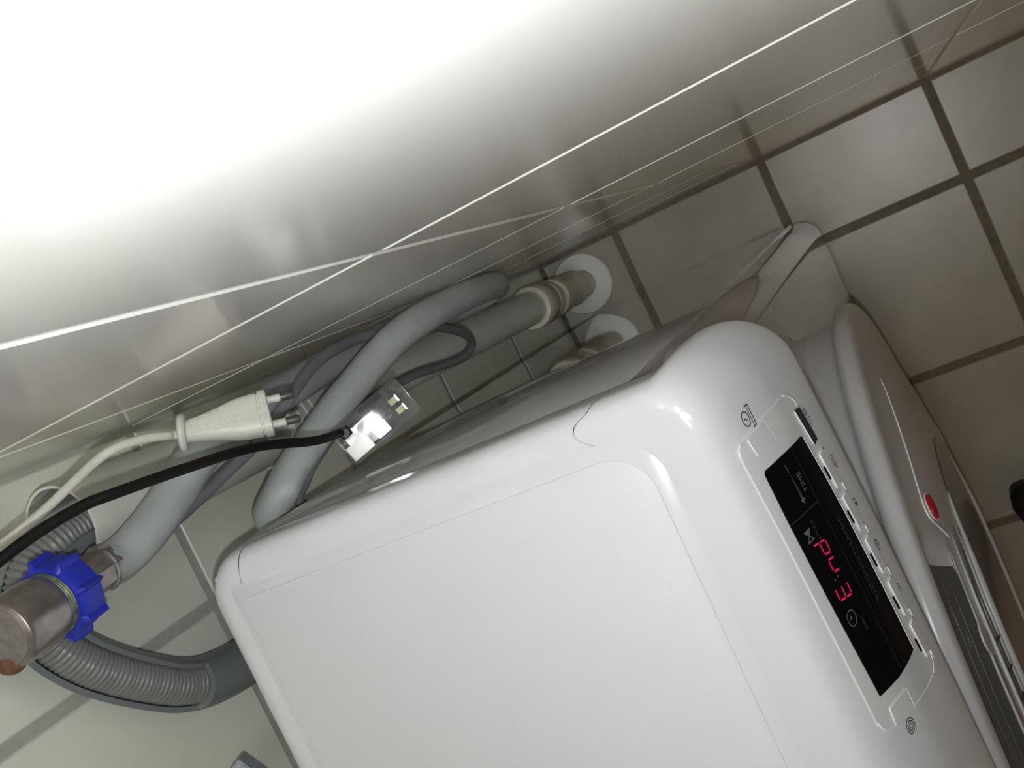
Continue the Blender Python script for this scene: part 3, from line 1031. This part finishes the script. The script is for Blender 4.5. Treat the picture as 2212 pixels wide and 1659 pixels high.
# smooth hook: an open channel around the wall side of the hose
hk = resample(spline(dpts[2:15], 10), .003)
bm = bmesh.new()
Fm = frames(hk)
rings_o = []
n = 18
for i, p in enumerate(hk):
    t = Fm[i][2]
    # open side looks up and to the room
    far = min(1.0, max(0.0, (-.050 - p.x) / .025))
    face = (p - Vector((-.095, -.030, .82))).normalized() * (1 - .7 * far) + Vector((0, -.35, .15)) + Vector((0, -.5, .35)) * far
    o_dir = (face - t * face.dot(t)).normalized()
    s_dir = t.cross(o_dir).normalized()
    ring_ = []
    for k in range(n + 1):
        a = math.radians(70) + math.radians(220) * k / n
        ring_.append((o_dir * math.cos(a) + s_dir * math.sin(a)))
    rings_o.append((p, ring_))
A = [[bm.verts.new(p + d * .0142) for d in rg] for p, rg in rings_o]
B = [[bm.verts.new(p + d * .0112) for d in rg] for p, rg in rings_o]
for i in range(len(A) - 1):
    for k in range(n):
        bm.faces.new((A[i][k], A[i][k + 1], A[i + 1][k + 1], A[i + 1][k]))
        bm.faces.new((B[i][k], B[i + 1][k], B[i + 1][k + 1], B[i][k + 1]))
    for k in (0, n):
        bm.faces.new((A[i][k], A[i + 1][k], B[i + 1][k], B[i][k]))
for i in (0, len(A) - 1):
    for k in range(n):
        bm.faces.new((A[i][k], A[i][k + 1], B[i][k + 1], B[i][k]))
obj('hook_channel', bm, 'drain', dh, auto=40)
bm = bmesh.new()
i0 = min(range(len(hk)), key=lambda i: (hk[i] - Vector((-.1455, -.0182, .841))).length)
tube(bm, hk[i0:], .0138, 24)
obj('hook_end_clip', bm, 'drain', dh, auto=40)

# ------------------------------------------------------------------ machine power cord (dark grey)
bm = bmesh.new()
cp = [(-.0640, -.0440, .872), (-.0600, -.0520, .850), (-.0553, -.0620, .8343), (-.0486, -.0730, .8149), (-.0394, -.0840, .7850), (-.0270, -.0950, .7610), (-.0165, -.0970, .7342), (-.0104, -.0980, .7082), (-.0080, -.0990, .6708), (-0.0112, -0.1060, 0.6321), (-0.0178, -0.1125, 0.5979), (-0.0252, -0.1100, 0.5588), (-0.0367, -0.0970, 0.5019), (-.0466, -.0860, .4747), (-.0527, -.0830, .4896), (-.0515, -.0800, .5257), (-.0478, -.0780, .5699), (-.0475, -.0765, .6059), (-.0495, -.0760, .6495), (-.0540, -.0750, .6866), (-.0605, -.0730, .7103), (-.0680, -.0685, .7272), (-.0760, -.0620, .7350), (-.0850, -.0560, .7404), (-.1000, -.0530, .715), (-.125, -.053, .67), (-.15, -.054, .64), (-.155, -.0575, .63)]
tube(bm, spline(cp, 10), .0037, 14)
pc = obj('power_cord', bm, 'cord_dark', wm)
pc['label'] = 'dark grey power cord looped beside the white pipe'

# ------------------------------------------------------------------ ivory plug with its white cable
F0 = Vector((-.0195, -.1060, .8640))      # strain flange
F1 = Vector((-.0284, -.1390, .8395))      # pin face
pd = (F1 - F0).normalized()
wide = RIGHT * .60 + UP * -.74 + BACK * .28
wide = (wide - pd * wide.dot(pd)).normalized()
thin = pd.cross(wide).normalized()
if thin.dot(BACK) < 0:
    thin = -thin
pl = thing('power_plug', 'ivory flat two-pin plug with white cable, lying loose on the grey hoses', 'plug', F0)
def sect(bm, c, a, b, e=2.6, n=28):
    ring_ = []
    for k in range(n):
        t = 2 * math.pi * k / n
        cs_, sn = math.cos(t), math.sin(t)
        ring_.append(bm.verts.new(c + wide * a * math.copysign(abs(cs_) ** (2 / e), cs_) + thin * b * math.copysign(abs(sn) ** (2 / e), sn)))
    return ring_
bm = bmesh.new()
Lp = (F1 - F0).length
secs = [(.0, .0052, .0045), (.08, .0056, .0048), (.2, .0062, .0052), (.34, .0074, .0056), (.46, .0085, .0060), (.58, .0099, .0063), (.70, .0107, .0065), (.84, .0110, .0066), (.875, .0110, .0066), (.88, .0104, .0060), (.895, .0104, .0060), (.90, .0116, .0070), (.985, .0116, .0070), (1.0, .0110, .0062)]
R = [sect(bm, F0 + pd * Lp * t, a, b, 2.2 + 1.6 * t) for t, a, b in secs]
for A, B in zip(R, R[1:]):
    for k in range(len(A)):
        bm.faces.new((A[k], A[(k + 1) % len(A)], B[(k + 1) % len(A)], B[k]))
bm.faces.new(R[0][::-1])
bm.faces.new(R[-1])
obj('plug_body', bm, 'plug', pl, auto=40)
bm = bmesh.new()
for i in range(15):       # knurled grip: small raised dots
    for j in range(9):
        t = .10 + .50 * i / 14 + (.018 if j % 2 else 0)
        wv = -.8 + 1.35 * j / 8
        q = min(range(len(secs) - 1), key=lambda k: abs(secs[k][0] - t) + (10 if secs[k][0] > t else 0))
        s0, s1 = secs[q], secs[q + 1]
        f = (t - s0[0]) / max(1e-6, s1[0] - s0[0])
        a, b = s0[1] + (s1[1] - s0[1]) * f, s0[2] + (s1[2] - s0[2]) * f
        if abs(wv) > .86:
            continue
        e = 2.2 + 1.6 * t
        dz = b * (1 - abs(wv) ** e) ** (1 / e)
        c = F0 + pd * Lp * t + wide * a * wv + thin * dz
        g = bmesh.ops.create_icosphere(bm, subdivisions=1, radius=.00042)
        for v in g['verts']:
            v.co += c
o = obj('grip_dots', bm, 'plug', pl)
o['kind'] = 'stuff'
bm = bmesh.new()
lathe(bm, [(0, -.0022), (.0080, -.0022), (.0092, -.0012), (.0094, .0002), (.0086, .0014), (.0050, .0018), (0, .0018)], F0, (pd + wide * .12).normalized(), 32)
obj('strain_flange', bm, 'plug', pl, auto=40)
for sgn in (-1, 1):
    b0 = F1 + wide * .0068 * sgn - pd * .001
    bm = bmesh.new()
    lathe(bm, [(0, 0), (.0020, 0), (.0020, .0072), (.0018, .0076), (0, .0076)], b0, pd, 16)
    pin = obj('pin', bm, 'plug', pl, auto=40)
    bm = bmesh.new()
    lathe(bm, [(0, .0074), (.0020, .0074), (.0021, .0080), (.0021, .0132), (.0014, .0148), (0, .0150)], b0, pd, 16)
    obj('pin_tip', bm, 'pin_tip', pin, auto=40)
bm = bmesh.new()
wc = [(-0.0380, -0.0500, 0.9777), (-0.0313, -0.0620, 0.9478), (-0.0249, -0.0740, 0.9279), (-0.0155, -0.0860, 0.9046), (-0.0131, -0.0930, 0.8946), (-0.0144, -0.0990, 0.8824), (-0.0175, -0.1030, 0.8719), F0 - pd * .006, F0 - pd * .001]
tube(bm, spline(wc, 12), .0022, 12)
obj('cable', bm, 'cord_white', pl)

# ------------------------------------------------------------------ clear plastic box of electronics, with a black cable
# corners found by standing the box on edge between the hoses and the side of the machine
BL = (RIGHT * .757 + UP * .652).normalized()          # long axis of the box, lying down the gap
BS = (RIGHT * -.652 + UP * .757).normalized()
BC = CAM + (Vector((-.0601, -.1180, .7214)) - CAM) * .979
BN = (flo.location * .5 + CAM * .5 - BC).normalized()
BL = (BL - BN * BL.dot(BN)).normalized()
BS = BN.cross(BL).normalized()
PXM = .000276
bx = thing('led_controller_box', 'clear plastic box with silver foil, white stickers and yellow chips, wedged beside the grey hoses', 'gadget', BC)
def bbox(bm, l0, l1, s0, s1, n0, n1, bev=0.0):
    g = bmesh.ops.create_cube(bm, size=1.0)
    vs = g['verts']
    for v in vs:
        v.co = Vector(((l0 + l1) / 2 + v.co.x * (l1 - l0), (s0 + s1) / 2 + v.co.y * (s1 - s0), (n0 + n1) / 2 + v.co.z * (n1 - n0)))
    if bev:
        r = bmesh.ops.bevel(bm, geom=list({e for v in vs for e in v.link_edges}), offset=bev, segments=2, affect='EDGES')
def tobox(bm, px=True):
    k = PXM if px else 1.0
    for v in bm.verts:
        v.co = BC + (BL * v.co.x + BS * v.co.y + BN * v.co.z) * k
bm = bmesh.new()
bbox(bm, -88, 96, -47, 47, -46, 7, 4)
tobox(bm)
obj('clear_shell', bm, 'clear', bx, auto=30)
bm = bmesh.new()
bbox(bm, -82, 62, -40, 41, -40, -37)
tobox(bm)
obj('circuit_board', bm, 'board', bx, smooth=False)
bm = bmesh.new()
n_ = 10
g_ = [[bm.verts.new((-82 + 106 * i / n_, -38 + 66 * j / n_, -4 + 2.2 * math.sin(i * .9) * math.cos(j * .6))) for j in range(n_ + 1)] for i in range(n_ + 1)]
for i in range(n_):
    for j in range(n_):
        bm.faces.new((g_[i][j], g_[i + 1][j], g_[i + 1][j + 1], g_[i][j + 1]))
bmesh.ops.solidify(bm, geom=bm.faces[:], thickness=1.5)
tobox(bm)
obj('foil_sheet', bm, 'foil', bx)
for (l, s_, dl, ds) in ((-57, -22, 27, 17), (3, -22, 17, 14)):
    bm = bmesh.new()
    bbox(bm, l - dl, l + dl, s_ - ds, s_ + ds, -1, 1, .6)
    tobox(bm)
    obj('sticker', bm, 'label_white', bx, smooth=False)
bm = bmesh.new()
for q in ((-12, 48, 30, 33, -4, 4), (-12, 48, 40, 43, -4, 4), (-12, -8, 30, 43, -4, 4), (44, 48, 30, 43, -4, 4), (-10, 46, 33, 40, -16, -12)):
    bbox(bm, *q)
tobox(bm)
obj('slot_frame', bm, 'chip_black', bx, smooth=False)
for (l, s_) in ((60, 8), (61, -17)):
    bm = bmesh.new()
    bbox(bm, l - 9, l + 9, s_ - 7, s_ + 7, -14, -8, 1)
    tobox(bm)
    obj('led_chip', bm, 'led_yellow', bx, auto=40)
    bm = bmesh.new()
    bbox(bm, l + 9.5, l + 13, s_ - 8, s_ + 8, -14, -6, .5)
    tobox(bm)
    obj('chip_terminal', bm, 'solder', bx, smooth=False)
bm = bmesh.new()
rnd = random.Random(3)
for (l0, s0, sd, nn) in ((46, 16, 9, 34), (80, 32, 7, 14), (36, -4, 9, 14), (70, -22, 7, 14)):
    for k in range(nn):
        g = bmesh.ops.create_icosphere(bm, subdivisions=1, radius=rnd.uniform(.8, 2.0))
        c = Vector((l0 + rnd.uniform(-sd, sd), s0 + rnd.uniform(-sd, sd), rnd.uniform(-10, -4)))
        for v in g['verts']:
            v.co += c
tobox(bm)
o = obj('solder_blobs', bm, 'solder', bx)
o['kind'] = 'stuff'
bm = bmesh.new()
bbox(bm, -74, -48, 12, 34, 4, 12, 1.5)
tobox(bm)
sock = obj('cable_socket', bm, 'chip_black', bx, auto=40)
CE = BC + (BL * -61 + BS * 23 + BN * 12) * PXM
bm = bmesh.new()
lathe(bm, [(0, -.001), (.0032, -.001), (.0032, .0014), (.0026, .0022), (.0026, .0034), (0, .0034)], CE, BN, 20)
obj('cable_grommet', bm, 'button_dark', bx, auto=40)
bm = bmesh.new()
kc = [CE - BN * .0005, CE + BN * .004 + RIGHT * -.003, (-0.0517, -0.1340, 0.8087), (-0.0404, -0.1370, 0.8598), (-0.0351, -0.1340, 0.9057), (-0.0318, -0.1260, 0.9398), (-0.0308, -0.1200, 0.9521), (-0.0325, -0.1120, 0.9684), (-0.0361, -0.1040, 0.9846), (-0.0434, -0.0900, 1.0094)]
tube(bm, spline(kc, 12), .00245, 12)
obj('cable', bm, 'cord_black', bx)

# ------------------------------------------------------------------ small things
# grey glittery plastic corner behind the machine at the lower edge of the picture
g0 = Vector((-.1890, -.0300, .8520))
bm = bmesh.new()
bmesh.ops.create_cube(bm, size=1.0)
bmesh.ops.bevel(bm, geom=bm.edges[:], offset=.03, segments=2, affect='EDGES')
X2 = (RIGHT * .80 + UP * -.60).normalized()
Y2 = (RIGHT * .60 + UP * .80).normalized()
Z2 = X2.cross(Y2)
for v in bm.verts:
    c = Vector(v.co)
    v.co = g0 + X2 * (c.x * .018 + .009) + Y2 * (c.y * .030 - .015) * 1.0 + Z2 * (c.z * .012 - .006)
tag(obj('plastic_bracket', bm, 'sparkle', auto=40), 'grey glittery plastic corner by the back wall behind the machine', 'bracket')

# black rounded toe at the right edge of the frame, on the floor
bm = bmesh.new()
so = Vector((-.5440, -.4860, 0))
rings = []
prof_s = [(-.13, .020, .010, .030), (-.10, .036, .010, .044), (-.05, .040, .010, .050), (.0, .038, .010, .048), (.04, .036, .010, .044), (.075, .030, .010, .036), (.095, .020, .010, .027), (.104, .008, .011, .020)]
sd = Vector((.62, .60, 0)).normalized()
sp_ = Vector((-sd.y, sd.x, 0))
for t, hw, zb, zt in prof_s:
    ring_ = []
    for k in range(20):
        a = 2 * math.pi * k / 20
        cz = (zb + zt) / 2
        ring_.append(bm.verts.new(so + sd * t + sp_ * hw * math.cos(a) + Vector((0, 0, cz + (zt - zb) / 2 * math.sin(a)))))
    rings.append(ring_)
for A, B in zip(rings, rings[1:]):
    for k in range(20):
        bm.faces.new((A[k], A[(k + 1) % 20], B[(k + 1) % 20], B[k]))
bm.faces.new(rings[0][::-1])
bm.faces.new(rings[-1])
shoe = thing('shoe', 'black rounded shoe toe on the floor tiles at the right edge of the frame', 'shoe', so)
obj('upper', bm, 'shoe', shoe)
bm = bmesh.new()
outl = []
for k in range(40):
    a = 2 * math.pi * k / 40
    outl.append(so + sd * (math.cos(a) * .118 - .012) + sp_ * math.sin(a) * (.041 - .006 * math.cos(a)))
A = [bm.verts.new(p + Vector((0, 0, .0005))) for p in outl]
B = [bm.verts.new(p + Vector((0, 0, .0140))) for p in outl]
for k in range(40):
    bm.faces.new((A[k], A[(k + 1) % 40], B[(k + 1) % 40], B[k]))
bm.faces.new(A[::-1])
bm.faces.new(B)
obj('sole', bm, 'shoe', shoe, auto=40)

# white sliver lying on the lid
bm = bmesh.new()
a, b = Vector((-.1718, -.2955, .8585)), Vector((-.1660, -.2990, .8583))
tube(bm, spline([a, a.lerp(b, .35), a.lerp(b, .7), b], 5), lambda i: .00075 if i < 2 else (.0005 if i < 6 else .00035), 8)
tag(obj('plastic_sliver', bm, 'sliver'), 'tiny white plastic sliver lying on the machine lid', 'sliver')
